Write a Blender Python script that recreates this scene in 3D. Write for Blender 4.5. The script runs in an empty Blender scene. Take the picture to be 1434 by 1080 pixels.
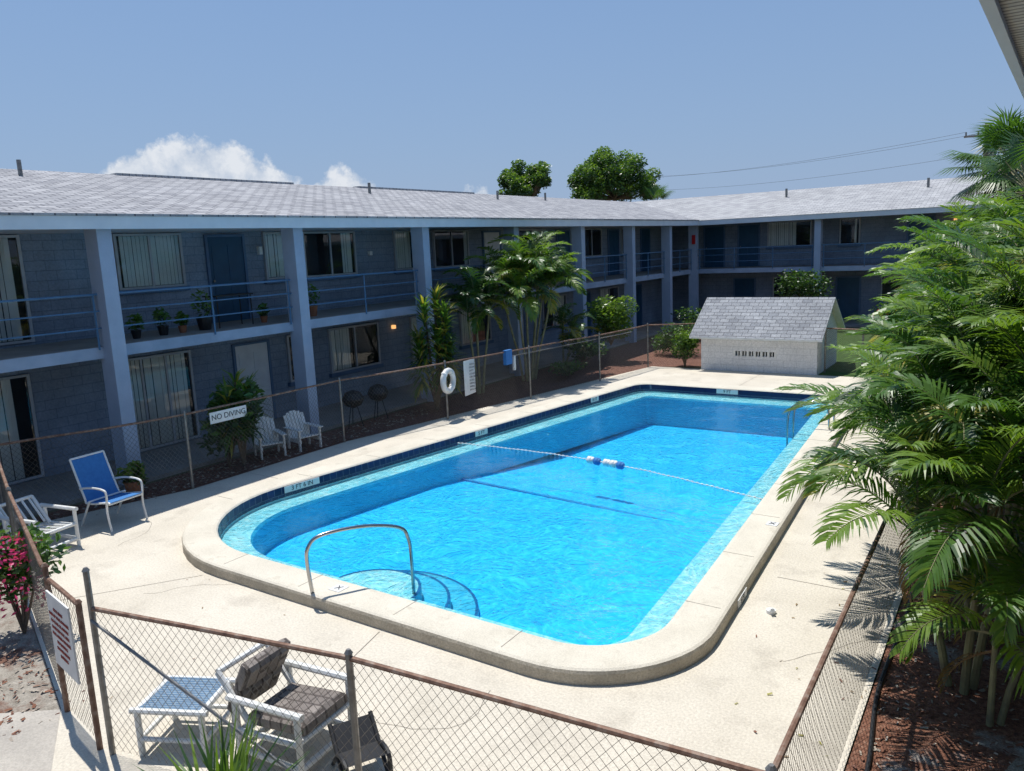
import bpy, math, random, bmesh
from mathutils import Vector, Matrix
random.seed(7)
R=random.random
def U(a,b): return a+(b-a)*random.random()
scene=bpy.context.scene
COL=scene.collection
# ---------------------------------------------------------------- materials
def newmat(name):
    m=bpy.data.materials.new(name); m.use_nodes=True
    nt=m.node_tree; nt.nodes.clear()
    return m,nt,nt.nodes,nt.links
def ramp(N,stops,interp='LINEAR'):
    r=N.new('ShaderNodeValToRGB'); cr=r.color_ramp; cr.interpolation=interp
    while len(cr.elements)<len(stops): cr.elements.new(.5)
    for e,(p,c) in zip(cr.elements,stops): e.position=p; e.color=(*c,1)
    return r
def noise(N,L,src,scale,detail=6,rough=.6):
    t=N.new('ShaderNodeTexNoise'); t.inputs['Scale'].default_value=scale
    t.inputs['Detail'].default_value=detail; t.inputs['Roughness'].default_value=rough
    L.new(src,t.inputs['Vector']); return t
def mixc(N,L,fac,a,b,mode='MIX'):
    m=N.new('ShaderNodeMix'); m.data_type='RGBA'; m.blend_type=mode
    if isinstance(fac,(int,float)): m.inputs[0].default_value=fac
    else: L.new(fac,m.inputs[0])
    for i,v in ((6,a),(7,b)):
        if isinstance(v,tuple): m.inputs[i].default_value=(*v,1)
        else: L.new(v,m.inputs[i])
    return m.outputs[2]
def pmat(name,c1,c2=None,scale=3,rough=.7,bump=0,bscale=40,metal=0,spots=None,spot_scale=1,spot_lo=.55,spot_hi=.7,c3=None,spec=.4,fine=0,fscale=50):
    m,nt,N,L=newmat(name)
    out=N.new('ShaderNodeOutputMaterial'); b=N.new('ShaderNodeBsdfPrincipled')
    tc=N.new('ShaderNodeTexCoord'); src=tc.outputs['Object']
    c2=c2 or tuple(x*.8 for x in c1)
    n=noise(N,L,src,scale,4)
    st=[(.3,c2),(.7,c1)] if c3 is None else [(.28,c2),(.5,c1),(.72,c3)]
    r=ramp(N,st); L.new(n.outputs[0],r.inputs[0]); col=r.outputs[0]
    if spots:
        n2=noise(N,L,src,spot_scale,6,.65); r2=ramp(N,[(spot_lo,(0,0,0)),(spot_hi,(1,1,1))]); L.new(n2.outputs[0],r2.inputs[0])
        col=mixc(N,L,r2.outputs[0],col,spots)
    if fine:
        n4=noise(N,L,src,fscale,2,.7); r4=ramp(N,[(.35,(1-fine,)*3),(.65,(1+fine*.4,)*3)]); L.new(n4.outputs[0],r4.inputs[0]); col=mixc(N,L,1.0,col,r4.outputs[0],'MULTIPLY')
    L.new(col,b.inputs['Base Color'])
    b.inputs['Roughness'].default_value=rough; b.inputs['Metallic'].default_value=metal
    b.inputs['Specular IOR Level'].default_value=spec
    if bump:
        n3=noise(N,L,src,bscale,2,.6); bp=N.new('ShaderNodeBump'); bp.inputs['Strength'].default_value=bump; bp.inputs['Distance'].default_value=.02
        L.new(n3.outputs[0],bp.inputs['Height']); L.new(bp.outputs[0],b.inputs['Normal'])
    L.new(b.outputs[0],out.inputs[0]); return m
def brickmat(name,c1,c2,mortar,bw,bh,ms,axes='YZ',rough=.8,vscale=.6,bump=.4,noisy=.15,fine=.18):
    m,nt,N,L=newmat(name)
    out=N.new('ShaderNodeOutputMaterial'); b=N.new('ShaderNodeBsdfPrincipled')
    tc=N.new('ShaderNodeTexCoord'); sp=N.new('ShaderNodeSeparateXYZ'); cb=N.new('ShaderNodeCombineXYZ')
    L.new(tc.outputs['Object'],sp.inputs[0])
    L.new(sp.outputs[axes[0]],cb.inputs[0]); L.new(sp.outputs[axes[1]],cb.inputs[1])
    t=N.new('ShaderNodeTexBrick'); L.new(cb.outputs[0],t.inputs['Vector'])
    t.inputs['Scale'].default_value=1; t.inputs['Brick Width'].default_value=bw; t.inputs['Row Height'].default_value=bh
    t.inputs['Mortar Size'].default_value=ms; t.inputs['Mortar Smooth'].default_value=.3
    t.inputs['Color1'].default_value=(*c1,1); t.inputs['Color2'].default_value=(*c2,1); t.inputs['Mortar'].default_value=(*mortar,1)
    n=noise(N,L,tc.outputs['Object'],vscale,5,.65); r=ramp(N,[(.35,(1-noisy*2,)*3),(.65,(1+noisy*.3,)*3)]); L.new(n.outputs[0],r.inputs[0])
    col=mixc(N,L,1.0,t.outputs[0],r.outputs[0],'MULTIPLY')
    n2=noise(N,L,tc.outputs['Object'],22,2,.7); r2=ramp(N,[(.3,(1-fine,)*3),(.7,(1+fine*.5,)*3)]); L.new(n2.outputs[0],r2.inputs[0])
    col=mixc(N,L,1.0,col,r2.outputs[0],'MULTIPLY')
    L.new(col,b.inputs['Base Color']); b.inputs['Roughness'].default_value=rough; b.inputs['Specular IOR Level'].default_value=.3
    bp=N.new('ShaderNodeBump'); bp.inputs['Strength'].default_value=bump; bp.inputs['Distance'].default_value=.01; bp.invert=True
    L.new(t.outputs['Fac'],bp.inputs['Height']); L.new(bp.outputs[0],b.inputs['Normal'])
    L.new(b.outputs[0],out.inputs[0]); return m
def leafmat(name,c,tr=.3,rough=.4):
    m,nt,N,L=newmat(name)
    out=N.new('ShaderNodeOutputMaterial'); b=N.new('ShaderNodeBsdfPrincipled'); t=N.new('ShaderNodeBsdfTranslucent'); mx=N.new('ShaderNodeMixShader')
    b.inputs['Base Color'].default_value=(*c,1); b.inputs['Roughness'].default_value=rough
    t.inputs[0].default_value=(c[0]*1.6,c[1]*1.7,c[2]*.7,1)
    mx.inputs[0].default_value=tr; L.new(b.outputs[0],mx.inputs[1]); L.new(t.outputs[0],mx.inputs[2]); L.new(mx.outputs[0],out.inputs[0]); return m
def glassmat(name,tint=(.88,.92,.93)):
    m,nt,N,L=newmat(name)
    out=N.new('ShaderNodeOutputMaterial'); t=N.new('ShaderNodeBsdfTransparent'); g=N.new('ShaderNodeBsdfGlossy'); mx=N.new('ShaderNodeMixShader'); f=N.new('ShaderNodeFresnel')
    t.inputs[0].default_value=(*tint,1); g.inputs['Roughness'].default_value=.02; f.inputs[0].default_value=1.6
    L.new(f.outputs[0],mx.inputs[0]); L.new(t.outputs[0],mx.inputs[1]); L.new(g.outputs[0],mx.inputs[2]); L.new(mx.outputs[0],out.inputs[0]); return m
def emis(name,c,s):
    m,nt,N,L=newmat(name); out=N.new('ShaderNodeOutputMaterial'); e=N.new('ShaderNodeEmission'); e.inputs[0].default_value=(*c,1); e.inputs[1].default_value=s; L.new(e.outputs[0],out.inputs[0]); return m

M={}
M['wall']=brickmat('painted_block',(.245,.305,.395),(.26,.32,.41),(.18,.23,.305),.4,.2,.010,'YZ')
M['wallx']=brickmat('painted_block_back',(.245,.305,.395),(.26,.32,.41),(.18,.23,.305),.4,.2,.010,'XZ')
M['column']=pmat('column_paint',(.36,.44,.56),(.30,.375,.49),2,.7,.15,30)
M['trimblue']=pmat('slab_edge_paint',(.35,.43,.55),(.26,.335,.44),2,.7,.1,30)
M['ceil']=pmat('ceiling_paint',(.40,.43,.48),(.33,.36,.41),1.5,.8)
M['slabtop']=pmat('walk_concrete',(.32,.30,.28),(.22,.21,.20),1.5,.85,.2,30)
M['fascia']=pmat('fascia_paint',(.68,.73,.77),(.58,.64,.69),2,.5)
M['roofL']=brickmat('shingles_left',(.48,.475,.48),(.30,.30,.315),(.13,.13,.145),.36,.19,.018,'YX',.9,noisy=.07,bump=.9,fine=.22)
M['roofB']=brickmat('shingles_back',(.50,.50,.50),(.35,.35,.36),(.2,.2,.21),.36,.19,.014,'XY',.9,noisy=.06,bump=.8,fine=.22)
M['roofP']=brickmat('shingles_pump',(.38,.39,.405),(.27,.28,.30),(.12,.12,.13),.3,.14,.008,'XY',.9,noisy=.1,bump=.8,fine=.3)
M['rail']=pmat('blue_rail_paint',(.08,.19,.33),(.06,.14,.25),4,.4)
M['doorblue']=pmat('door_blue',(.02,.085,.16),(.015,.065,.13),3,.4)
M['doorwhite']=pmat('door_white',(.66,.68,.70),(.56,.58,.61),3,.5)
M['dark']=pmat('dark_interior',(.02,.022,.026),(.012,.013,.016),2,.8)
M['blind']=pmat('blind_fabric',(.84,.84,.80),(.74,.74,.71),3,.8)
M['frame']=pmat('window_frame',(.42,.44,.47),(.34,.36,.39),3,.35)
M['sill']=pmat('window_sill',(.10,.17,.28),(.07,.13,.23),3,.5)
M['glass']=glassmat('window_glass')
M['white']=pmat('white_plastic',(.78,.78,.76),(.66,.66,.62),6,.4)
M['whitewall']=brickmat('white_block',(.80,.80,.80),(.77,.77,.77),(.62,.63,.64),.4,.2,.008,'XZ',.8,noisy=.08)
M['whitewally']=brickmat('white_block_side',(.80,.80,.80),(.77,.77,.77),(.62,.63,.64),.4,.2,.008,'YZ',.8,noisy=.08)
M['deck']=pmat('deck_concrete',(.68,.62,.515),(.57,.515,.42),.8,.85,.45,45,spots=(.42,.375,.305),spot_scale=1.8,spot_lo=.53,spot_hi=.84,fine=.15,fscale=38)
M['coping']=pmat('coping_concrete',(.70,.645,.535),(.59,.54,.44),2.5,.8,.35,60,spots=(.46,.41,.32),spot_scale=5,spot_lo=.55,spot_hi=.8,fine=.14,fscale=60)
M['copdark']=pmat('coping_side',(.52,.46,.36),(.36,.32,.25),3,.85,.4,50,fine=.2)
M['joint']=pmat('joint_filler',(.28,.245,.20),(.20,.175,.145),3,.9)
M['path']=pmat('path_concrete',(.48,.44,.38),(.36,.33,.29),1.5,.85,.3,40,fine=.15)
M['tile']=brickmat('pool_tile',(.012,.018,.07),(.02,.028,.11),(.12,.14,.2),.15,.15,.006,'YZ',.2,noisy=.1)
M['ledge']=pmat('pool_ledge',(.68,.78,.76),(.56,.68,.68),3,.6,fine=.12,fscale=25)
M['pfloor']=pmat('pool_plaster',(.05,.62,.93),(.035,.54,.87),.5,.6,fine=.12,fscale=12)
M['pwall']=pmat('pool_wall',(.11,.54,.68),(.09,.47,.62),2,.6)
M['stepblue']=pmat('step_edge',(.02,.14,.32),(.02,.12,.28),8,.4)
M['linedark']=pmat('slope_line',(.025,.30,.56),(.02,.26,.5),8,.5)
def water():
    m,nt,N,L=newmat('pool_water')
    out=N.new('ShaderNodeOutputMaterial'); t=N.new('ShaderNodeBsdfTransparent'); g=N.new('ShaderNodeBsdfGlossy'); mx=N.new('ShaderNodeMixShader'); f=N.new('ShaderNodeFresnel')
    tc=N.new('ShaderNodeTexCoord'); src=tc.outputs['Object']
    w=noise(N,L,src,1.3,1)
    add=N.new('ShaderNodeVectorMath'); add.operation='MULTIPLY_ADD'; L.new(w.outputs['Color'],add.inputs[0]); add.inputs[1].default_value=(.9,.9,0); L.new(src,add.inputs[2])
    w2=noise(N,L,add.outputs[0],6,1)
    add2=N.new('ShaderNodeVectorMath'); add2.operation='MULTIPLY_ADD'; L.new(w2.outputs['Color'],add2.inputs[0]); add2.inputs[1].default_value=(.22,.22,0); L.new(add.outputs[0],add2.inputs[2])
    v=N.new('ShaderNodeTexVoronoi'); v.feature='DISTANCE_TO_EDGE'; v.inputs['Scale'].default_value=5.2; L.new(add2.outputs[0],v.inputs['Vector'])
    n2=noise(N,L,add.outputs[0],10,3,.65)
    r=ramp(N,[(.0,(.88,1,1)),(.07,(.62,.93,.98)),(.2,(.52,.87,.95)),(.5,(.46,.84,.93))]); L.new(v.outputs['Distance'],r.inputs[0])  # bright caustic-like ripple filaments painted into the water tint
    r2=ramp(N,[(.36,(.76,.88,.92)),(.5,(.95,.98,.99)),(.62,(1,1,1))]); L.new(n2.outputs[0],r2.inputs[0])  # ripple brightness variation, also painted into the tint
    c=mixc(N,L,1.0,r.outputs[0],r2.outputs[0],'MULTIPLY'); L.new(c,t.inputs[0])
    bp=N.new('ShaderNodeBump'); bp.inputs['Strength'].default_value=.9; bp.inputs['Distance'].default_value=.05; L.new(n2.outputs[0],bp.inputs['Height'])
    g.inputs['Roughness'].default_value=.04; L.new(bp.outputs[0],g.inputs['Normal']); L.new(bp.outputs[0],f.inputs['Normal']); f.inputs[0].default_value=1.33
    L.new(f.outputs[0],mx.inputs[0]); L.new(t.outputs[0],mx.inputs[1]); L.new(g.outputs[0],mx.inputs[2]); L.new(mx.outputs[0],out.inputs[0]); return m
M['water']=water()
M['ground']=pmat('ground_soil_grass',(.16,.14,.08),(.09,.085,.045),1.2,.95,.3,30,spots=(.26,.22,.16),spot_scale=.35)
M['grass']=pmat('grass',(.07,.13,.025),(.045,.09,.018),6,.95,.5,60)
M['mulch']=pmat('mulch',(.19,.085,.058),(.07,.035,.024),20,.95,.9,60,c3=(.29,.165,.12),fine=.3,fscale=70)
M['mulchR']=pmat('mulch_sand',(.23,.10,.06),(.085,.038,.024),20,.95,.9,60,c3=(.33,.19,.13),spots=(.38,.36,.33),spot_scale=1.1,spot_lo=.55,spot_hi=.64,fine=.35,fscale=60)
M['sand']=pmat('sandy_ground',(.42,.38,.32),(.24,.21,.17),9,.95,.8,50,spots=(.18,.09,.06),spot_scale=1.3,spot_lo=.52,spot_hi=.62,fine=.3,fscale=60)
M['chipa']=pmat('mulch_chip',(.28,.12,.07),(.14,.06,.035),9,.9); M['chipb']=pmat('pale_chip',(.44,.38,.31),(.32,.27,.22),9,.9)
M['steel']=pmat('galvanised_steel',(.30,.29,.27),(.17,.16,.15),12,.45,metal=.6)
M['rust']=pmat('rusty_pipe',(.22,.13,.09),(.12,.065,.045),14,.7,metal=.3,c3=(.32,.25,.2))
M['wire']=pmat('wire',(.20,.18,.155),(.10,.085,.065),12,.5,metal=.4)
M['chrome']=pmat('stainless',(.45,.45,.44),(.36,.36,.36),8,.2,metal=1)
M['sling']=pmat('blue_sling',(.04,.19,.47),(.03,.15,.40),20,.7)
M['sling2']=brickmat('faded_sling',(.14,.24,.36),(.11,.2,.31),(.3,.38,.45),.4,.035,.006,'XY',.8)
M['cushion']=brickmat('plaid_cushion',(.22,.19,.17),(.32,.28,.25),(.12,.10,.09),.12,.12,.012,'XY',.9)
M['black']=pmat('black_plastic',(.02,.02,.022),(.012,.012,.013),5,.5)
M['terra']=pmat('terracotta',(.35,.14,.07),(.25,.1,.05),6,.8)
M['wood']=pmat('timber',(.30,.25,.20),(.18,.15,.12),8,.9,.4,30)
M['bark']=pmat('bark',(.17,.13,.09),(.08,.06,.04),10,.95,.8,25)
M['palmstem']=pmat('palm_stem',(.28,.28,.14),(.17,.15,.09),7,.7,.3,20)
M['red']=pmat('red_paint',(.5,.02,.02),(.4,.015,.015),3,.3)
M['pink']=leafmat('pink_flower',(.60,.05,.20),.3)
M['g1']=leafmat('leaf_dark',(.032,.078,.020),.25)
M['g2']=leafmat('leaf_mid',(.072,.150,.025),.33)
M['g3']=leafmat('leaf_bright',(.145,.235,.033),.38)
M['gy']=leafmat('leaf_yellow',(.32,.29,.055),.38)
M['dead']=leafmat('leaf_dead',(.24,.15,.07),.3,.8)
M['text']=pmat('sign_lettering',(.03,.03,.035),(.02,.02,.025),5,.6)
M['textred']=pmat('sign_lettering_red',(.35,.05,.04),(.3,.04,.03),5,.6)
M['signw']=pmat('sign_face',(.74,.74,.72),(.62,.62,.60),5,.5)
M['lamp']=emis('lamp_glow',(1,.5,.18),1.2)
M['soffit']=brickmat('soffit_panel',(.70,.67,.60),(.68,.65,.58),(.30,.28,.25),.4,.05,.010,'XY',.6,bump=.6)
# ---------------------------------------------------------------- mesh builder
class MB:
    def __init__(s): s.v=[];s.f=[];s.m=[];s.mats=[]
    def mi(s,k):
        if k not in s.mats: s.mats.append(k)
        return s.mats.index(k)
    def add(s,vs,fs,k):
        b=len(s.v); s.v+=[tuple(v) for v in vs]; i=s.mi(k)
        for f in fs: s.f.append(tuple(b+j for j in f)); s.m.append(i)
    def box(s,x0,x1,y0,y1,z0,z1,k,T=None,bv=0):
        if bv:
            r=[]
            for z,ins in ((z0,bv),(z0+bv,0),(z1-bv,0),(z1,bv)):
                r.append([(x0+ins,y0+ins,z),(x1-ins,y0+ins,z),(x1-ins,y1-ins,z),(x0+ins,y1-ins,z)])
            vs=sum(r,[]); fs=[(3,2,1,0),(12,13,14,15)]
            for a in (0,4,8):
                for j in range(4): fs.append((a+j,a+(j+1)%4,a+4+(j+1)%4,a+4+j))
        else:
            vs=[(x0,y0,z0),(x1,y0,z0),(x1,y1,z0),(x0,y1,z0),(x0,y0,z1),(x1,y0,z1),(x1,y1,z1),(x0,y1,z1)]
            fs=[(3,2,1,0),(4,5,6,7),(0,1,5,4),(1,2,6,5),(2,3,7,6),(3,0,4,7)]
        if T: vs=[T@Vector(v) for v in vs]
        s.add(vs,fs,k)
    def tube(s,pts,r,k,n=8,r1=None,cap=True):
        pts=[Vector(p) for p in pts]; m=len(pts); vs=[];fs=[]
        prev=None
        for i,p in enumerate(pts):
            d=(pts[min(i+1,m-1)]-pts[max(i-1,0)]).normalized()
            if prev is None:
                a=Vector((0,0,1)) if abs(d.z)<.9 else Vector((1,0,0))
                u=d.cross(a).normalized()
            else: u=(prev-d*prev.dot(d)).normalized()
            prev=u; w=d.cross(u); rr=r if r1 is None else r+(r1-r)*i/(m-1)
            for j in range(n):
                t=2*math.pi*j/n; vs.append(p+u*math.cos(t)*rr+w*math.sin(t)*rr)
        for i in range(m-1):
            for j in range(n): fs.append((i*n+j,i*n+(j+1)%n,(i+1)*n+(j+1)%n,(i+1)*n+j))
        if cap: fs.append(tuple(range(n-1,-1,-1))); fs.append(tuple((m-1)*n+j for j in range(n)))
        s.add(vs,fs,k)
    def build(s,name,parent=None,loc=None,rot=0,smooth=False):
        me=bpy.data.meshes.new(name); me.from_pydata(s.v,[],s.f)
        for k in s.mats: me.materials.append(M[k])
        me.polygons.foreach_set('material_index',s.m)
        if smooth: me.polygons.foreach_set('use_smooth',[True]*len(s.f))
        me.update(); o=bpy.data.objects.new(name,me); COL.objects.link(o)
        if loc: o.location=loc
        o.rotation_euler[2]=rot
        if parent: o.parent=parent
        return o
def empty(name,loc=(0,0,0)):
    e=bpy.data.objects.new(name,None); COL.objects.link(e); e.location=loc; e.empty_display_size=.2; return e
def smoothpath(pts,n=6):
    P=[Vector(p) for p in pts]; out=[]
    for i in range(len(P)-1):
        p0=P[max(i-1,0)];p1=P[i];p2=P[i+1];p3=P[min(i+2,len(P)-1)]
        for j in range(n):
            t=j/n; out.append(.5*((2*p1)+(p2-p0)*t+(2*p0-5*p1+4*p2-p3)*t*t+(3*p1-p0-3*p2+p3)*t**3))
    out.append(P[-1]); return out
def text(name,s,size,mat,M4,parent=None,spacing=1):
    c=bpy.data.curves.new(name,'FONT'); c.body=s; c.size=size; c.align_x='CENTER'; c.align_y='CENTER'; c.extrude=.002; c.space_line=spacing
    c.materials.append(M[mat]); o=bpy.data.objects.new(name,c); COL.objects.link(o)
    if parent: o.parent=parent
    o.matrix_local=M4; return o
def facing(loc,normal,roll=0):
    z=Vector(normal).normalized(); x=Vector((0,0,1)).cross(z).normalized(); y=z.cross(x)
    m=Matrix((x,y,z)).transposed().to_4x4(); m.translation=Vector(loc); return m
# ---------------------------------------------------------------- camera
f_,yaw,pit,rol,H=1091.09,.5946,.1759,.0443,4.2624
F=Vector((-math.sin(yaw)*math.cos(pit),math.cos(yaw)*math.cos(pit),-math.sin(pit)))
R0=Vector((math.cos(yaw),math.sin(yaw),0)); U0=R0.cross(F)
Rt=math.cos(rol)*R0-math.sin(rol)*U0; Up=math.sin(rol)*R0+math.cos(rol)*U0
cd=bpy.data.cameras.new('camera'); cam=bpy.data.objects.new('camera',cd); COL.objects.link(cam)
m4=Matrix((Rt,Up,-F)).transposed().to_4x4(); m4.translation=Vector((0,0,H)); cam.matrix_world=m4
cd.sensor_width=36; cd.lens=f_/1434*36; cd.clip_end=3000; cd.clip_start=.05; scene.camera=cam
# ---------------------------------------------------------------- light
EL=math.radians(71); SA=Vector((-.93,.37)).normalized()
sunv=Vector((SA.x*math.cos(EL),SA.y*math.cos(EL),math.sin(EL)))
sl=bpy.data.lights.new('sun','SUN'); sl.energy=5.0; sl.angle=math.radians(.5); sl.color=(1,.97,.92)
so=bpy.data.objects.new('sun',sl); COL.objects.link(so); so.rotation_euler=sunv.to_track_quat('Z','Y').to_euler(); so.location=(0,0,30)
w=bpy.data.worlds.new('World'); scene.world=w; w.use_nodes=True; nt=w.node_tree; N=nt.nodes; L=nt.links; N.clear()
wo=N.new('ShaderNodeOutputWorld'); bg=N.new('ShaderNodeBackground'); sky=N.new('ShaderNodeTexSky'); sky.sky_type='NISHITA'; sky.sun_disc=False
sky.sun_elevation=EL; sky.sun_rotation=math.atan2(SA.x,SA.y); sky.air_density=1.3; sky.dust_density=.6; sky.ozone_density=4.0
bg.inputs[1].default_value=.11
tc=N.new('ShaderNodeTexCoord'); sp=N.new('ShaderNodeSeparateXYZ'); L.new(tc.outputs['Generated'],sp.inputs[0])
def mth(op,a,b=None,c=None,clamp=False):
    n=N.new('ShaderNodeMath'); n.operation=op; n.use_clamp=clamp
    for i,v in enumerate((a,b,c)):
        if v is None: continue
        if isinstance(v,(int,float)): n.inputs[i].default_value=v
        else: L.new(v,n.inputs[i])
    return n.outputs[0]
az=mth('ARCTAN2',sp.outputs[0],sp.outputs[1]); el=mth('ARCSINE',sp.outputs[2])
def hump(a0,wd,h):
    d=mth('DIVIDE',mth('SUBTRACT',az,math.radians(a0)),math.radians(wd)); return mth('MULTIPLY',mth('SUBTRACT',1,mth('MULTIPLY',d,d),clamp=True),math.radians(h))
hh=mth('MAXIMUM',hump(-54.5,11.0,8.2),hump(-45.5,4.8,5.9)); hh=mth('MAXIMUM',hh,hump(-36,4,4.2)); hh=mth('MAXIMUM',hh,hump(-68,3.5,7.2))
nz=noise(N,L,tc.outputs['Generated'],30,5,.6); nz2=noise(N,L,tc.outputs['Generated'],9,1,.5)
hh=mth('ADD',hh,mth('MULTIPLY',mth('SUBTRACT',nz.outputs[0],.5),.07)); hh=mth('ADD',hh,mth('MULTIPLY',mth('SUBTRACT',nz2.outputs[0],.5),.045))
dn=mth('MULTIPLY',mth('SUBTRACT',hh,el),80,clamp=True)
shade=ramp(N,[(.35,(4.6,5.3,6.4)),(.6,(7.6,7.8,8.1))]); L.new(nz.outputs[0],shade.inputs[0])
haze=ramp(N,[(.0,(.80,)*3),(.12,(.50,)*3),(.48,(0,0,0))]); L.new(sp.outputs[2],haze.inputs[0])
cA=mixc(N,L,.6,sky.outputs[0],(1.4,2.75,5.5))
c0=mixc(N,L,haze.outputs[0],cA,(2.9,3.95,5.8))
c1=mixc(N,L,mth('MULTIPLY',dn,.85),c0,shade.outputs[0])
L.new(c1,bg.inputs[0]); L.new(bg.outputs[0],wo.inputs[0])
scene.view_settings.view_transform='Standard'; scene.view_settings.look='None'; scene.view_settings.exposure=0
# ---------------------------------------------------------------- pool geometry
PC=[(-12.15,6.02),(-2.5,5.98),(-3.5,21.35),(-9.95,21.3)]; PR=[2.7,1.45,.9,1.0]; CT=.17; WZ=.0
def rquad(C,Rr,ins,n=14):
    C=[Vector(c) for c in C]; K=4; ln=[]
    for i in range(K):
        a=C[i];b=C[(i+1)%K];d=(b-a).normalized();nn=Vector((-d.y,d.x)); ln.append((a+nn*ins,d))
    out=[]
    for i in range(K):
        p,d=ln[i-1];q,e=ln[i]
        t=((q-p).x*e.y-(q-p).y*e.x)/(d.x*e.y-d.y*e.x); c=p+d*t
        r=max(Rr[i]-ins,.15); ang=math.acos(max(-1,min(1,(-d).dot(e)))); tl=r/math.tan(ang/2)
        s=c-d*tl; nn=Vector((-d.y,d.x)); o=s+nn*r; a0=math.atan2((s-o).y,(s-o).x); tot=math.pi-ang
        for j in range(n+1):
            a=a0+tot*j/n; out.append((o.x+r*math.cos(a),o.y+r*math.sin(a)))
    return out
def floorz(y): return -.60 if y<12 else max(-.92,-.60-(y-12)*.08)
pool=empty('swimming_pool')
mb=MB()
rings=[(0,-.3,None),(0,CT-.05,'copdark'),(.012,CT-.02,'copdark'),(.04,CT-.005,'coping'),(.08,CT,'coping'),(.46,CT,'coping'),(.50,CT-.01,'coping'),(.52,CT-.03,'coping'),(.525,-.06,'tile'),(.53,-.09,'ledge'),(.98,-.11,'ledge'),(1.01,-.16,'pwall'),(1.06,'f','pwall')]
pv=[rquad(PC,PR,i) for i,_,_ in rings]; n=len(pv[0])
def zz(r,p): return floorz(p[1]) if r=='f' else r
for a in range(len(rings)-1):
    vs=[(p[0],p[1],zz(rings[a][1],p)) for p in pv[a]]+[(p[0],p[1],zz(rings[a+1][1],p)) for p in pv[a+1]]
    mb.add(vs,[(j,(j+1)%n,n+(j+1)%n,n+j) for j in range(n)],rings[a+1][2])
mb.build('basin',pool,smooth=False)
def sheet(name,loops,z,mat,parent=None):
    bm=bmesh.new(); ed=[]
    for lp in loops:
        vs=[bm.verts.new((p[0],p[1],z)) for p in lp]
        for i in range(len(vs)): ed.append(bm.edges.new((vs[i],vs[(i+1)%len(vs)])))
    bmesh.ops.triangle_fill(bm,edges=ed,use_beauty=True,use_dissolve=False)
    for f in bm.faces:
        if f.normal.z<0: f.normal_flip()
    me=bpy.data.meshes.new(name); bm.to_mesh(me); bm.free(); me.materials.append(M[mat])
    o=bpy.data.objects.new(name,me); COL.objects.link(o)
    if parent: o.parent=parent
    return o
mb=MB(); ys=[6.6,8,12,14,16,22]
for a,b in zip(ys[:-1],ys[1:]): mb.add([(-12,a,floorz(a)-.002),(-2,a,floorz(a)-.002),(-2,b,floorz(b)-.002),(-12,b,floorz(b)-.002)],[(0,1,2,3)],'pfloor')
mb.build('pool_floor',pool)
mb=MB()
for r,z in ((1.45,-.50),(1.08,-.34),(.70,-.16)):
    c=(-7.15,6.95); K=24; pts=[(c[0]+r*math.cos(math.pi*j/K),c[1]+r*math.sin(math.pi*j/K)) for j in range(K+1)]
    mb.add([(p[0],p[1],z) for p in pts],[tuple(range(K+1))],'ledge' if r<.75 else 'pwall')
    mb.add([(p[0],p[1],z) for p in pts]+[(p[0],p[1],-.7) for p in pts],[(j,j+1,K+2+j,K+1+j) for j in range(K)],'pwall')
    i2=[(c[0]+(r-.04)*math.cos(math.pi*j/K),c[1]+(r-.04)*math.sin(math.pi*j/K)) for j in range(K+1)]
    mb.add([(p[0],p[1],z+.004) for p in pts]+[(p[0],p[1],z+.004) for p in i2],[(j,j+1,K+2+j,K+1+j) for j in range(K)],'stepblue')
mb.build('pool_steps',pool)
mb=MB(); T=Matrix.Translation((-7.0,12.55,floorz(12.55)))@Matrix.Rotation(-.10,4,'Z'); mb.box(-3.15,3.1,-.04,.04,-.05,.012,'linedark',T); mb.build('depth_line',pool)
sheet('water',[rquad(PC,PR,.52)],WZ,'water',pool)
mb=MB()
for x in [-9,-7.5,-5.9,-4.4]: mb.box(x-.004,x+.004,6.09,6.5,CT,CT+.002,'joint')
for y in [8,9.6,11.2,12.8,14.4,16,17.6,19.2]:
    xr=-2.5-(y-6)*.065; mb.box(xr-.5,xr-.09,y-.004,y+.004,CT,CT+.002,'joint')
    xl=-12.15+(y-6)*.144; mb.box(xl+.09,xl+.5,y-.004,y+.004,CT,CT+.002,'joint')
mb.build('coping_joints',pool)
# ---------------------------------------------------------------- ground
sheet('ground',[[(-600,-400),(600,-400),(600,900),(-600,900)],rquad(PC,PR,.3)],-.03,'ground')
DK=[(-14.0,5.45),(-7.7,3.25),(-6.6,2.6),(-1.02,3.3),(-1.25,24.6),(-10.85,24.7),(-12.0,18.3),(-13.05,12.4),(-13.1,8.4)]
sheet('pool_deck',[DK,rquad(PC,PR,.2)],0.0,'deck')
sheet('left_mulch_bed',[[(-14.3,-4),(-14.0,5.43),(-13.12,8.4),(-13.07,12.4),(-12.02,18.3),(-10.88,24.72),(-9,25.4),(-9,37),(-14.3,37)]],-.020,'mulch')
sheet('lawn',[[(-8.9,24.75),(6,24.75),(6,37),(-8.9,37)]],-.012,'grass')
sheet('right_mulch_bed',[[(-1.0,2.2),(3,2.2),(3,26),(-1.23,26)]],-.004,'mulchR')
sheet('bare_sand_patch',[[(-.25,2.2),(3,2.2),(3,8.0),(.6,7.6),(.1,6.9),(-.2,6.0),(-.05,5.0),(-.4,4.0)]],.002,'sand')
sheet('left_sand_bed',[[(-14.2,5.6),(-14.2,-3),(-6,-3),(-6.0,3),(-7.75,3.3)]],-.016,'sand')
sheet('entry_path',[[(-9.6,-3),(-6.3,-3),(-6.4,2.58),(-6.6,3.05),(-7.66,3.28),(-9.0,2.3)]],-.008,'path')
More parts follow.
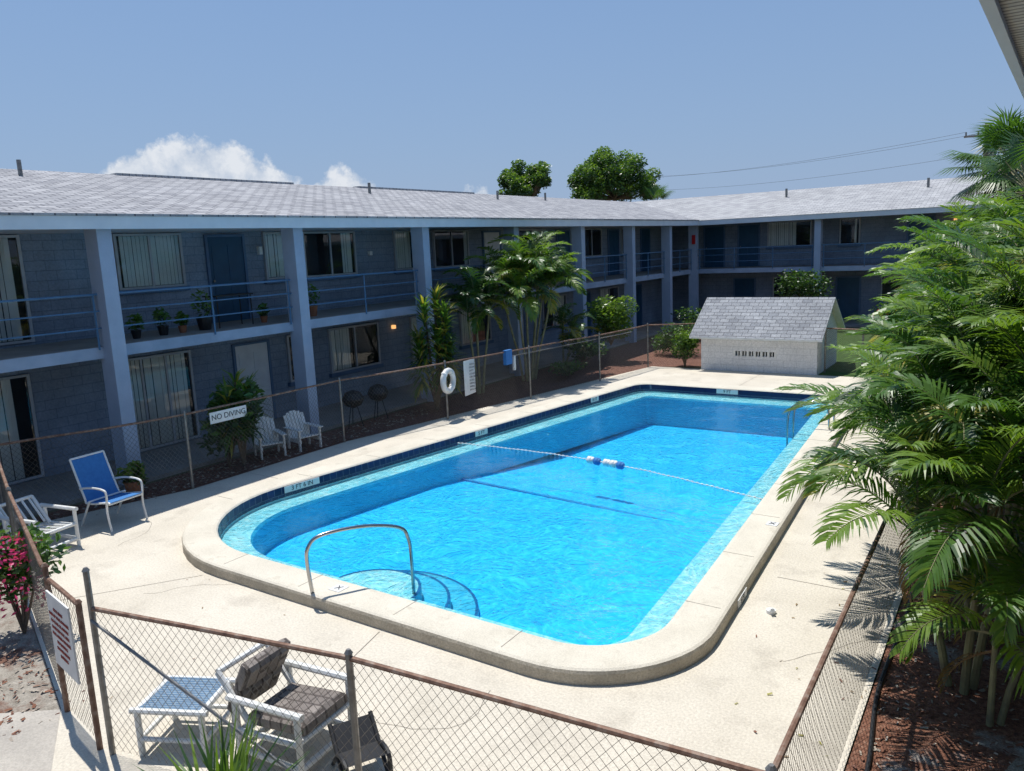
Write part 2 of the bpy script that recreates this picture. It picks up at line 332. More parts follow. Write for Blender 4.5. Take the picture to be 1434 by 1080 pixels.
sheet('near_sand_bed',[[(-6.35,2.55),(-6.3,-2),(-1,-2),(-1.0,3.25)]],-.011,'sand')
mb=MB()
for (a,b) in (((-13.05,9.6),(-11.7,9.6)),((-12.7,14.5),(-11.0,14.5)),((-9.3,5.95),(-10.5,4.25)),((-6.0,5.95),(-5.2,2.8)),((-2.5,9.5),(-1.1,9.5)),((-2.9,13.5),(-1.15,13.5)),((-12.2,18.5),(-10.45,18.5)),((-7,21.4),(-7,24.6))):
    a=Vector(a);b=Vector(b);d=(b-a).normalized();q=Vector((-d.y,d.x))*.004
    mb.add([(*(a-q),.004),(*(b-q),.004),(*(b+q),.004),(*(a+q),.004)],[(0,1,2,3)],'joint')
for sx,sy,ang,nn in ((-4.2,5.6,-1.2,9),(-9.5,5.2,.4,8),(-1.9,7.5,1.3,10),(-11.5,6.0,2.4,7),(-3.0,4.6,.2,8)):
    p=Vector((sx,sy))
    for i in range(nn):
        ang+=U(-.5,.5); q=p+Vector((math.cos(ang),math.sin(ang)))*U(.1,.25); s=Vector((-(q-p).y,(q-p).x)).normalized()*.0022
        mb.add([(*(p-s),.0035),(*(q-s),.0035),(*(q+s),.0035),(*(p+s),.0035)],[(0,1,2,3)],'joint'); p=q
mb.build('deck_joints')
mb=MB()
def chip(x,y,z,s,k):
    a=U(0,6.28); t=U(-.5,.5); d=Vector((math.cos(a),math.sin(a),t*.5))*s; e=Vector((-math.sin(a),math.cos(a),U(-.5,.5)))*s*U(.25,.5); p=Vector((x,y,z+abs(t)*s*.5+.004))
    mb.add([p-d-e*.6,p+d*.8-e,p+d+e*.7,p-d*.9+e],[(0,1,2,3)],k)
for _ in range(5600): chip(U(-.98,1.2),2.3+9*R()**1.4,.003,U(.012,.035),random.choice(('chipa','chipa','mulch','chipb')))
for _ in range(1800): chip(U(-14.1,-13.2),U(6,16),-.015,U(.02,.05),random.choice(('chipa','mulch','chipb')))
for _ in range(900): chip(U(-11.5,-7.6),U(1,3.6),-.01,U(.015,.04),random.choice(('chipa','mulch','chipb')))
for _ in range(35): chip(U(-13,-1.1),U(3.6,6.0),.004,U(.008,.02),random.choice(('chipa','dead','chipb')))
for _ in range(110): chip(-1.1-1.2*R()**2,U(6,20),.004,U(.01,.028),random.choice(('chipa','dead','gy')))
mb.build('mulch_chips')
# ---------------------------------------------------------------- building left + back wing
bld=empty('apartment_building')
XW=-16.6; XF=-14.65; YB=38.3; YBW=40.3
mb=MB(); mb.box(-24,XW,-8,46,-.1,5.0,'wall'); mb.build('left_wall',bld)
mb=MB(); mb.box(XW+.003,12,YBW,46,-.1,5.0,'wallx'); mb.build('back_wall',bld)
mb=MB()
mb.box(XW,XF+.12,-8,YB+.1,2.53,2.745,'trimblue'); mb.box(XW+.01,XF+.10,-8,YB,2.745,2.755,'slabtop')
mb.box(XF+.12,12,YB-.08,YBW,2.53,2.745,'trimblue'); mb.box(XW,12,YB+.1,YBW-.005,2.745,2.755,'slabtop')
mb.box(XW,XF+.2,-8,YBW,-.1,.05,'slabtop'); mb.box(XF+.2,12,YB-.1,YBW,-.1,.05,'slabtop')
mb.build('walkway_slabs',bld)
mb=MB()
ex=-14.02; hx=-20.6; hz=6.62
yr=YB-.55; rb=YB+6.0
mb.box(XW-.2,ex-.03,-9,yr+2.4,4.93,4.96,'ceil'); mb.box(ex-.03,ex,-9,yr,4.9,5.13,'fascia')
mb.box(ex-.03,12.3,yr,yr+.03,4.9,5.13,'fascia'); mb.box(ex-.03,12.3,yr+.03,YBW+.2,4.925,4.955,'ceil')
mb.build('soffit_fascia',bld)
mb=MB()
mb.add([(ex+.03,-9,5.13),(ex+.03,yr+.03,5.13),(hx,rb,hz),(hx,-9,hz)],[(0,1,2,3)],'roofL')
mb.add([(ex+.03,-9,5.13),(ex+.03,yr+.03,5.13),(ex+.03,yr+.03,5.17),(ex+.03,-9,5.17)],[(0,1,2,3)],'roofL')
mb.add([(hx,-9,hz),(hx,rb,hz),(-27.4,rb+5,5.15),(-27.4,-9,5.15)],[(0,1,2,3)],'roofL')
mb.build('left_roof',bld)
mb=MB()
mb.add([(ex+.03,yr-.03,5.135),(12.4,yr-.03,5.135),(12.4,rb,hz),(hx,rb,hz)],[(0,1,2,3)],'roofB')
mb.add([(hx,rb,hz),(12.4,rb,hz),(12.4,rb+6.8,5.13),(-27.4,rb+6.8,5.13)],[(0,1,2,3)],'roofB')
mb.add([(12.4,yr,5.1),(12.4,rb+6.8,5.1),(12.4,rb,hz)],[(0,1,2)],'fascia')
mb.build('back_roof',bld)
mb=MB()
def zroof(x): return 5.13+(hz-5.13)*(ex-x)/(ex-hx)
for x,y in ((-19.4,9.1),(-18.9,27.5),(-19.3,32),(-19.0,20.0)): mb.tube([(x,y,zroof(x)-.1),(x,y,zroof(x)+.35)],.05,'steel')
for x in (-11,-4.5): mb.tube([(x,rb-2,6.0),(x,rb-2,6.6)],.06,'steel')
mb.box(-20.75,-20.45,12,18,hz-.04,hz+.03,'roofB'); mb.box(-20.75,-20.45,21,28,hz-.04,hz+.03,'roofB')
mb.build('roof_vents',bld)
mb=MB(); cy=[-5.9,-1.3,3.26,7.82,12.38,16.95,21.55,26.1,30.55,34.6,YB-.25]
for y in cy: mb.box(XF,XF+.42,y,y+.28,-.05,4.93,'column')
mb.build('left_columns',bld)
mb=MB(); cx=[-8.6,-2.7,3.2,9.1]
for x in cx: mb.box(x,x+.28,YB-.3,YB+.12,-.05,4.925,'column')
mb.build('back_columns',bld)
mb=MB(); xr=XF+.16
for a,b in zip(cy[:-1],cy[1:]):
    y0=a+.28;y1=b
    for z in (3.73,3.42,3.1): mb.tube([(xr,y0,z),(xr,y1,z)],.022 if z>3.7 else .015,'rail',6)
    for t in (0.02,.5,.98): mb.tube([(xr,y0+(y1-y0)*t,2.7),(xr,y0+(y1-y0)*t,3.73)],.02,'rail',6)
xs=[XF+.42]+cx
for a,b in zip(xs[:-1],xs[1:]):
    x0=a+.28 if a!=xs[0] else a; yy=YB-.12
    for z in (3.73,3.42,3.1): mb.tube([(x0,yy,z),(b,yy,z)],.022 if z>3.7 else .015,'rail',6)
    for t in (0.02,.33,.66,.98): mb.tube([(x0+(b-x0)*t,yy,2.7),(x0+(b-x0)*t,yy,3.73)],.02,'rail',6)
mb.build('balcony_railings',bld)
def TL(u,d,z): return (XW+d,u,z)
def TB(u,d,z): return (u,YBW-d,z)
def lbox(mb,T,u0,u1,d0,d1,z0,z1,k):
    a=T(u0,d0,z0);b=T(u1,d1,z1)
    mb.box(min(a[0],b[0]),max(a[0],b[0]),min(a[1],b[1]),max(a[1],b[1]),z0,z1,k)
def window(mb,T,u0,u1,z0,z1,blind=.6,panes=2):
    lbox(mb,T,u0,u1,.002,.012,z0,z1,'dark')
    lbox(mb,T,u0-.06,u0,.0,.07,z0-.02,z1+.05,'frame'); lbox(mb,T,u1,u1+.06,.0,.07,z0-.02,z1+.05,'frame')
    lbox(mb,T,u0,u1,.0,.068,z1,z1+.05,'frame')
    if z0%2.75>.4: lbox(mb,T,u0-.12,u1+.12,.0,.11,z0-.12,z0-.02,'sill')
    lbox(mb,T,u0,u1,.0,.066,z0-.02,z0+.03,'frame')
    for i in range(1,panes):
        u=u0+(u1-u0)*i/panes; lbox(mb,T,u-.025,u+.025,.01,.072,z0+.03,z1,'frame')
    w=u1-u0; side=random.random()<.5; u=u0+.01 if side else u1-.09
    nsl=int(blind*w/.095)
    for i in range(nsl):
        uu=u+(i if side else -i)*.095+U(-.006,.006)
        if uu<u0 or uu+.09>u1: continue
        dd=U(0,.012); lbox(mb,T,uu,uu+U(.076,.092),.016+dd,.02+dd,z0+.04,z1,'blind')
    mb.add([T(u0,.045,z0+.03),T(u1,.045,z0+.03),T(u1,.045,z1),T(u0,.045,z1)],[(0,1,2,3)],'glass')
def door(mb,T,u0,u1,z0,k,h=2.05):
    lbox(mb,T,u0,u1,.0,.03,z0,z0+h,k)
    for a,b in ((u0-.07,u0),(u1,u1+.07)): lbox(mb,T,a,b,.0,.06,z0,z0+h+.06,'sill')
    lbox(mb,T,u0,u1,.0,.058,z0+h,z0+h+.06,'sill')
    w=u1-u0
    for zz0,zz1 in ((.15,.85),(1.0,1.85)):
        for q in (.1,.55): lbox(mb,T,u0+w*q,u0+w*(q+.35),.03,.04,z0+zz0,z0+zz1,k)
    mb.tube([T(u0+.08,.03,z0+1.0),T(u0+.08,.07,z0+1.0)],.03,'steel',8)
mb=MB()
Z2=2.76; Z1=.06
for a,b,z0,z1,bl,pn in ((4.8,7.5,Z2+.08,4.86,.95,2),(9.5,11.0,3.72,4.86,1,2),(13.45,14.1,3.72,4.86,.9,1),(14.75,16.6,3.7,4.86,.3,2),(18.4,19.2,3.72,4.86,1,1),(20.3,22.1,3.7,4.86,.15,2),(25.4,27.3,3.7,4.86,.5,2),(30.4,32.2,3.7,4.86,.2,2),(34.4,35.8,3.7,4.86,.6,2),(.8,2.8,3.7,4.86,.6,2),
   (9.1,10.9,Z1+.05,2.15,1,3),(5.4,7.3,Z1+.05,2.15,.9,2),(13.9,14.6,.95,2.15,.9,1),(15.4,17.3,.95,2.15,.4,2),(18.9,19.6,.7,2.15,.9,1),(21.5,23.2,.95,2.15,.4,2),(27,28.8,.95,2.15,.6,2),(32,33.8,.95,2.15,.5,2)):
    window(mb,TL,a,b,z0,z1,bl,pn)
for u,z,k in ((11.75,Z2,'doorblue'),(23.1,Z2,'doorwhite'),(28.3,Z2,'doorblue'),(33,Z2,'doorblue'),(36.6,Z2,'doorblue'),(3.3,Z2,'doorblue'),(12.2,Z1,'doorwhite'),(19.9,Z1,'doorblue'),(24.5,Z1,'doorwhite'),(30.0,Z1,'doorblue'),(35.5,Z1,'doorblue')): door(mb,TL,u,u+1.0,z,k)
mb.box(XW,XW+.1,13.2,13.3,4.35,4.55,'white'); mb.box(XW,XW+.1,18.0,18.1,1.92,2.03,'lamp')
mb.box(XW,XW+.1,17.2,17.3,4.2,4.32,'white')
mb.build('left_windows_doors',bld)
mb=MB()
for a,b,z0,z1,bl,pn in ((-11.3,-9.3,3.7,4.86,.7,2),(-7.9,-7.1,3.7,4.86,.3,1),(-1.5,.3,3.7,4.86,.5,2),(-11,-9.2,1,2.15,.5,2),(-6,-4.2,1,2.15,.5,2),(5,7,3.7,4.86,.5,2)): window(mb,TB,a,b,z0,z1,bl,pn)
for u,z,k in ((-14.6,Z2,'doorblue'),(-12.8,Z2,'doorblue'),(-5.0,Z2,'doorblue'),(1.2,Z2,'doorblue'),(-13,Z1,'doorblue'),(-3,Z1,'doorblue'),(-8,Z1,'doorblue')): door(mb,TB,u,u+1.0,z,k)
mb.box(-3.2,-3.08,YBW-.12,YBW,4.55,4.65,'lamp')
mb.build('back_windows_doors',bld)
mb=MB(); mb.box(XF+.2,XF+.36,YB-.32,YB-.255,4.0,4.45,'red'); mb.build('fire_extinguisher_box',bld)
nw=empty('near_wing_eave',(-.209,3.06,0)); nw.rotation_euler[2]=-math.radians(1.9)
mb=MB(); mb.box(.04,2.4,-7,8,5.0,5.03,'soffit'); mb.box(.0,.04,-7,8,4.975,5.12,'fascia'); mb.add([(-.03,-7,5.12),(-.03,8,5.12),(4,8,6.1),(4,-7,6.1)],[(0,1,2,3)],'roofL'); mb.build('eave',nw)
mb=MB(); mb.box(2.4,3,-7,8,-.1,5.0,'wall'); mb.box(.75,2.4,-7,8,2.55,2.75,'trimblue'); mb.build('wall_and_walkway',nw)
# ---------------------------------------------------------------- pump house
ph=empty('pump_house')
x0,x1,y0,y1=-9.05,-5.4,24.6,27.4; ym=(y0+y1)/2
mb=MB()
mb.box(x0,x1,y0,y0+.15,-.05,.5,'whitewall'); mb.box(x0,-7.95,y0,y0+.15,.5,.66,'whitewall'); mb.box(-6.65,x1,y0,y0+.15,.5,.66,'whitewall'); mb.box(x0,x1,y0,y0+.15,.66,1.25,'whitewall')
mb.box(-7.95,-6.65,y0+.12,y0+.2,.5,.66,'dark')
for i in range(7): u=-7.95+i*1.3/6; mb.box(u-.035,u+.035,y0-.004,y0+.12,.497,.663,'white')
for i in range(6): u=-7.95+(i+.5)*1.3/6; mb.box(u-.012,u+.012,y0+.02,y0+.1,.5,.66,'blind')
mb.build('front_wall',ph)
mb=MB(); mb.box(x0,x0+.15,y0+.15,y1,-.05,1.25,'whitewally'); mb.box(x1-.15,x1,y0+.15,y1,-.05,1.25,'whitewally'); mb.box(x0+.15,x1-.15,y1-.15,y1,-.05,1.25,'whitewall')
for x in (x0+.01,x1-.01): mb.add([(x,y0,1.25),(x,y1,1.25),(x,ym,2.2)],[(0,1,2)],'whitewally')
mb.build('side_walls',ph)
mb=MB(); ov=.3; ze=1.12
for s in (0,1):
    ya=y0-ov if s==0 else y1+ov
    vs=[(x0-ov,ya,ze),(x1+ov-.1,ya,ze),(x1+ov-.1,ym,2.27),(x0-ov,ym,2.27)]
    mb.add(vs,[(0,1,2,3) if s==0 else (3,2,1,0)],'roofP')
    vs2=[(a,b,c-.06) for a,b,c in vs]; mb.add(vs2,[(0,1,2,3)],'white')
    mb.add([vs[0],vs[1],vs2[1],vs2[0]],[(0,1,2,3)],'white')
    for j,k in ((0,3),(1,2)): mb.add([vs[j],vs[k],vs2[k],vs2[j]],[(0,1,2,3)],'white')
mb.build('gable_roof',ph)
# ---------------------------------------------------------------- chain link fences
def fence(name,pts,h,posts=None,step=.085,railmat='rust',postmat='steel',wr=.0019,slope=.85,seg=8):
    e=empty(name); mb=MB(); fr=MB()
    for a,b in zip(pts[:-1],pts[1:]):
        a=Vector(a);b=Vector(b);Ls=(b-a).length;d=(b-a)/Ls
        fr.tube([(a.x,a.y,h),((a.x+b.x)/2,(a.y+b.y)/2,h+U(-.012,.012)),(b.x,b.y,h)],.021,railmat,8)
        nn=Vector((-d.y,d.x,0)); run=h*slope
        for sg in (1,-1):
            s=-run
            while s<Ls:
                s0,z0,s1,z1=(s,.04,s+run,h)
                if s0<0: z0=.04+(h-.04)*(-s0)/run; s0=0
                if s1>Ls: z1=.04+(h-.04)*(Ls-s)/run; s1=Ls
                if s1-s0>.01:
                    k=max(1,int(seg*(s1-s0)/run))
                    if sg<0: s0,s1=Ls-s0,Ls-s1
                    A=Vector((a.x+d.x*s0,a.y+d.y*s0,z0))+nn*.012; B=Vector((a.x+d.x*s1,a.y+d.y*s1,z1))+nn*.012
                    mb.tube([A.lerp(B,i/k) for i in range(k+1)],wr,'wire',3,cap=False)
                s+=step
    P=posts if posts is not None else pts
    for p in P:
        hp=h+.04 if len(p)<3 else p[2]
        fr.tube([(p[0],p[1],-.05),(p[0],p[1],hp)],.027,postmat,8); fr.tube([(p[0],p[1],hp),(p[0],p[1],hp+.03)],.034,postmat,8,r1=.015)
    mb.build('chain_link_mesh',e); fr.build('posts_and_rails',e,smooth=False); return e
FL=[(-13.95,5.5),(-13.4,7.0),(-13.1,8.4),(-13.05,12.3),(-12.3,15.2),(-11.75,18.3),(-11.2,21.5),(-10.9,24.5),(-9.1,25.4)]
fence('chain_link_fence',FL,1.45,wr=.0026,posts=[FL[0]]+FL[2:],seg=5)
fence('chain_link_fence',[(-13.95,5.5),(-10.8,4.35),(-7.75,3.3)],1.45,posts=[(-10.8,4.35)])
fence('chain_link_gate',[(-7.6,3.26),(-6.72,3.1)],1.38,posts=[(-7.6,3.26,1.5),(-6.72,3.1,1.4)],postmat='rust')
fence('chain_link_fence',[(-6.55,3.12),(-3.98,3.62),(-1.03,3.86)],1.38,posts=[(-6.55,3.12,1.72),(-3.98,3.62),(-1.03,3.86)])
fence('chain_link_fence',[(-1.03,3.86),(-1.12,8.3),(-1.16,11),(-1.2,14),(-1.24,17),(-1.28,20),(-1.3,24.5)],1.38,posts=[(-1.16,11),(-1.2,14),(-1.24,17),(-1.28,20),(-1.3,24.5)],seg=5)
fence('chain_link_fence',[(-1.3,24.5),(-3.0,24.9),(-5.3,25.2)],1.38,posts=[(-3.0,24.9),(-4.2,25.05),(-5.3,25.2)],step=.05,wr=.0045,seg=4)
mb=MB(); mb.tube([(-6.5,3.08,1.3),(-4.05,3.55,.12)],.014,'steel',6); mb.build('fence_brace')
sg=empty('gate_rules_sign',(-7.12,3.11,.98)); mb=MB(); mb.box(-.3,.3,-.008,.008,-.36,.36,'signw'); mb.build('panel',sg,rot=-.17)
text('lettering',"POOL RULES\nSWIM AT YOUR OWN RISK\nNO GLASS OR ANIMALS\nIN FENCED POOL AREA\nPOOL HOURS 9AM-DUSK\nNO RUNNING\nSHOWER BEFORE\nENTERING",.043,'textred',facing((0,0,0),(-.17,-1,0))@Matrix.Translation((0,0,.012)),sg,1.5)
sg=empty('no_diving_sign',(-13.03,9.3,1.27)); mb=MB(); mb.box(-.006,.006,-.42,.42,-.11,.11,'signw'); mb.build('panel',sg)
text('lettering',"NO DIVING",.15,'text',facing((.009,0,0),(1,0,0)),sg)
sg=empty('pool_rules_sign',(-12.1,15.95,.98)); mb=MB(); mb.box(-.006,.006,-.3,.3,-.45,.45,'signw'); mb.build('panel',sg,rot=.16)
text('lettering',"POOL RULES\nNO LIFEGUARD\nON DUTY\nBATHING LOAD 17\nNO FOOD OR DRINK\nNO GLASS\nNO ANIMALS\nNO DIVING\nPOOL DEPTH 9FT",.06,'text',facing((.012,0,0),(1,-.16,0)),sg,1.4)
mb=MB(); K=24
ringp=[(0,.26*math.cos(2*math.pi*i/K),.26*math.sin(2*math.pi*i/K)) for i in range(K+1)]
mb.tube(ringp,.075,'white',10,cap=False)
for a in (.785,2.356,3.927,5.498):
    mb.tube([(0,.26*math.cos(a-.1),.26*math.sin(a-.1)),(0,.26*math.cos(a+.1),.26*math.sin(a+.1))],.08,'blind',10)
mb.build('life_ring',loc=(-12.22,15.2,1.0),rot=.16,smooth=True)
mb=MB(); mb.tube([(-11.9,17.6,1.3),(-10.95,23.3,1.35)],.015,'steel',6); mb.box(-11.95,-11.85,17.3,17.6,1.1,1.5,'sling'); mb.tube([(-11.9,17.75,.9),(-11.9,17.75,1.3)],.05,'white',8); mb.build('pool_skimmer_pole')
dm=empty('depth_markers')
def marker(s,loc,nrm,w,size,h=.13):
    mb=MB(); T=facing(loc,nrm); mb.box(-w/2,w/2,-h/2,h/2,-.004,.006,'signw',T); mb.build('plate',dm); text('lettering',s,size,'text',T@Matrix.Translation((0,0,.008)),dm)
nl=(1,-.144,0)
def xin(y,ins): return -12.15+(y-6.02)*.144+ins*1.0104
marker('3 FT 6 IN',(xin(9.35,.535),9.35,.075),nl,.75,.12,.12); marker('5 FT',(xin(14.1,.535),14.1,.075),nl,.40,.12,.12); marker('8 FT',(xin(18.5,.535),18.5,.075),nl,.35,.12,.12)
marker('9 FT',(-6.9,20.765,.075),(0,-1,0),.6,.12,.12)
marker('6 IN',(-6.75,6.012,.06),(0,-1,0),.4,.11,.10); marker('5 FT',(-2.665,8.6,.06),(1,.065,0),.4,.1,.10)
mb=MB()
for x,y,r in ((-7.0,6.3,.09),(-2.95,10.9,.08)): mb.box(x-r,x+r,y-r,y+r,CT,CT+.006,'signw')
mb.build('no_diving_tile',dm)
for x,y in ((-7.0,6.3),(-2.95,10.9)): text('no_diving_mark','X',.13,'text',Matrix.Translation((x,y,CT+.008)),dm)
mb=MB(); mb.tube(smoothpath([(-7.2,6.05,CT),(-7.22,6.03,.55),(-7.2,6.05,.76),(-7.12,6.2,.88),(-6.85,6.65,.89),(-6.62,7.05,.78),(-6.56,7.15,.6),(-6.55,7.17,.3),(-6.55,7.17,-.4)],8),.024,'chrome',10)
mb.build('pool_handrail',smooth=True)
mb=MB()
for dy in (0,.5): mb.tube(smoothpath([(-3.45,17.0+dy,CT),(-3.5,17+dy,.65),(-3.7,17+dy,.75),(-4.05,17+dy,.68),(-4.3,17+dy,.4),(-4.3,17+dy,-.8)],6),.024,'chrome',8)
mb.build('pool_ladder',smooth=True)
rp=empty('safety_rope'); mb=MB(); pts=[]
A=Vector((-10.5,13.3));B=Vector((-3.45,12.35))
for i in range(41):
    t=i/40; p=A.lerp(B,t); pts.append((p.x,p.y+.45*math.sin(math.pi*t),WZ+.01+.004*math.sin(t*60)))
mb.tube(pts,.007,'white',6); mb.build('rope',rp)
mb=MB()
for i in range(70):
    t=i/69; k=t*40; j=min(int(k),39); p=Vector(pts[j]).lerp(Vector(pts[j+1]),k-j); mb.tube([p+Vector((-.018,0,0)),p+Vector((.018,0,0))],.016,'white',6)
for t,k in ((.47,'white'),(.493,'sling'),(.525,'white'),(.548,'white'),(.571,'sling')):
    j=int(t*40); p=Vector(pts[j]).lerp(Vector(pts[j+1]),t*40-j); q=(Vector(pts[j+1])-Vector(pts[j])).normalized()
    for a,b,r0,r1 in ((-.08,-.05,.03,.075),(-.05,.05,.075,.075),(.05,.08,.075,.03)): mb.tube([p+q*a,p+q*b],r0,k,12,r1=r1)
mb.build('floats',rp,smooth=True)
mb=MB(); mb.tube([(-2.3,8.5,.0),(-2.3,8.5,.04)],.055,'white',12); mb.tube([(-2.3,8.5,.04),(-2.26,8.42,.07)],.025,'white',8); mb.build('hose_fitting')
mb=MB(); mb.tube(smoothpath([(-.85,3.2,.02),(-.95,4.6,.02),(-.88,6.0,.02),(-1.0,7.4,.02),(-.98,9.2,.02),(-1.08,11,.02)],8),.02,'black',6); mb.build('garden_hose',smooth=True)
# ---------------------------------------------------------------- furniture
def sling_chair(name,loc,rot,frame='white',sling='sling',s=1):
    mb=MB(); w=.29
    for sg in (-1,1):
        y=sg*w
        mb.tube(smoothpath([(.32,y,0),(.27,y,.28),(.30,y,.55),(.22,y,.62),(-.05,y,.62),(-.30,y,.58)],5),.016,frame,8)
        mb.tube([(-.38,y,0),(-.12,y,.40)],.016,frame,8)
        mb.tube(smoothpath([(.30,y*.92,.40),(.27,y*.92,.42),(-.18,y*.92,.36),(-.26,y*.92,.45),(-.48,y*.92,1.0)],5),.016,frame,8)
    mb.tube([(-.48,-w*.92,1.0),(-.48,w*.92,1.0)],.016,frame,8); mb.tube([(.30,-w*.92,.4),(.30,w*.92,.4)],.016,frame,8); mb.tube([(-.12,-w,.4),(-.12,w,.4)],.014,frame,8)
    prof=smoothpath([(.31,0,.41),(.05,0,.385),(-.18,0,.365),(-.27,0,.47),(-.48,0,.995)],4)
    vs=[(p.x,-w*.9,p.z+.012) for p in prof]+[(p.x,w*.9,p.z+.012) for p in prof]; n=len(prof)
    mb.add(vs,[(i,i+1,n+i+1,n+i) for i in range(n-1)],sling)
    o=mb.build(name,loc=loc,rot=rot); o.scale=(s,s,s); return o
sling_chair('sling_patio_chair',(-12.6,6.6,0),.1,s=1.12)
def pvc_chair(name,loc,rot,bars=True,cushion=False,backh=.85):
    mb=MB(); w=.32;r=.028
    for sg in (-1,1):
        y=sg*w
        mb.tube([(.36,y,0),(.36,y,.58)],r,'white',8); mb.tube([(-.34,y,0),(-.34,y,.56)],r,'white',8)
        mb.tube([(.42,y,.6),(-.42,y,.58)],r*1.15,'white',8); mb.tube([(.36,y,.12),(-.34,y,.12)],r,'white',8); mb.tube([(.36,y,.34),(-.34,y,.30)],r,'white',8)
        mb.tube([(-.2,y*.88,.32),(-.56,y*.88,backh+.1)],r,'white',8)
    for x,z in ((.36,.36),(-.3,.3),(.36,.12),(-.34,.12)): mb.tube([(x,-w,z),(x,w,z)],r,'white',8)
    mb.tube([(-.56,-w*.88,backh+.1),(-.56,w*.88,backh+.1)],r,'white',8)
    if bars:
        for i in range(5):
            y=-w*.7+i*w*.35; mb.tube([(-.24,y,.36),(-.55,y,backh+.08)],r*.7,'white',6)
            mb.tube([(.36,y,.36),(-.3,y,.3)],r*.7,'white',6)
    if cushion:
        T=Matrix.Translation((.04,0,.40))@Matrix.Rotation(math.radians(-5),4,'Y'); mb.box(-.3,.34,-.27,.27,-.06,.08,'cushion',T,bv=.035)
        T=Matrix.Translation((-.37,0,.62))@Matrix.Rotation(math.radians(-62),4,'Y')
        for q in range(2): mb.box(-.26+q*.27,0+q*.27,-.26,.26,-.06,.07,'cushion',T,bv=.035)
    return mb.build(name,loc=loc,rot=rot)
pvc_chair('pvc_patio_chair',(-12.4,5.35,0),.15,backh=.62)
pvc_chair('cushioned_pvc_chair',(-5.15,4.0,0),.1,bars=False,cushion=True,backh=.66)
mb=MB()
for x in (-.3,.3):
    for y in (-.26,.26): mb.tube([(x,y,0),(x,y,.42)],.028,'white',8)
for x in (-.3,.3): mb.tube([(x,-.26,.42),(x,.26,.42)],.028,'white',8); mb.tube([(x,-.26,.15),(x,.26,.15)],.022,'white',8)
for y in (-.26,.26): mb.tube([(-.36,y,.42),(.36,y,.42)],.028,'white',8); mb.tube([(-.3,y,.15),(.3,y,.15)],.022,'white',8)
mb.add([(x,y,.45-.02*math.cos(y*5)) for x in (-.29,-.1,.1,.29) for y in (-.26,-.1,.1,.26)],[(i*4+j,i*4+4+j,i*4+5+j,i*4+1+j) for i in range(3) for j in range(3)],'sling2')
mb.build('pvc_ottoman',loc=(-6.15,3.62,0),rot=.45)
mb=MB()
for sg in (-.22,.22): mb.tube(smoothpath([(-.3,sg,.02),(0,sg,.38),(.28,sg,.42),(.32,sg,.1)],6),.025,'black',6); mb.tube(smoothpath([(.3,sg,.02),(-.05,sg,.36),(-.3,sg,.62)],5),.025,'black',6)
mb.add([(-.28,-.22,.6),(-.28,.22,.6),(-.05,.22,.36),(-.05,-.22,.36),(.28,.22,.42),(.28,-.22,.42)],[(0,1,2,3),(3,2,4,5)],'black')
o=mb.build('black_folding_chair',loc=(-4.42,4.05,0),rot=-.5); o.scale=(.8,.8,.62)
def adirondack(name,loc,rot):
    mb=MB()
    for i in range(6):
        y=-.25+i*.1; T=Matrix.Translation((-.22,y,.28))@Matrix.Rotation(math.radians(-22),4,'Y'); h=.62+.1*math.cos((i-2.5)*.6); mb.box(-.012,.012,-.043,.043,0,h,'white',T)
    for i in range(6): x=.32-i*.1; mb.box(x-.042,x+.042,-.27,.27,.36-.09*i/5-.012,.36-.09*i/5+.01,'white')
    for y in (-.3,.3):
        mb.box(-.38,.42,y-.07,y+.07,.55,.575,'white'); mb.box(.28,.36,y-.02,y+.02,0,.55,'white'); mb.box(-.3,-.22,y-.02,y+.02,0,.55,'white')
        mb.box(-.45,.34,y*.9-.015,y*.9+.015,.2,.3,'white')
    o=mb.build(name,loc=loc,rot=rot); o.scale=(.85,.85,.85)
adirondack('adirondack_chair',(-13.75,10.75,0),-.4); adirondack('adirondack_chair',(-13.55,11.55,0),-.2)
mb=MB(); T=Matrix.Translation((-8.6,2.9,0))@Matrix.Rotation(2.9,4,'Z'); mb.box(-.1,1.7,-.07,.07,-.02,.12,'wood',T,bv=.015)
T=Matrix.Translation((-6.35,2.55,0))@Matrix.Rotation(.1,4,'Z'); mb.box(0,1.6,-.07,.07,-.02,.12,'wood',T,bv=.015); mb.build('timber_edging')
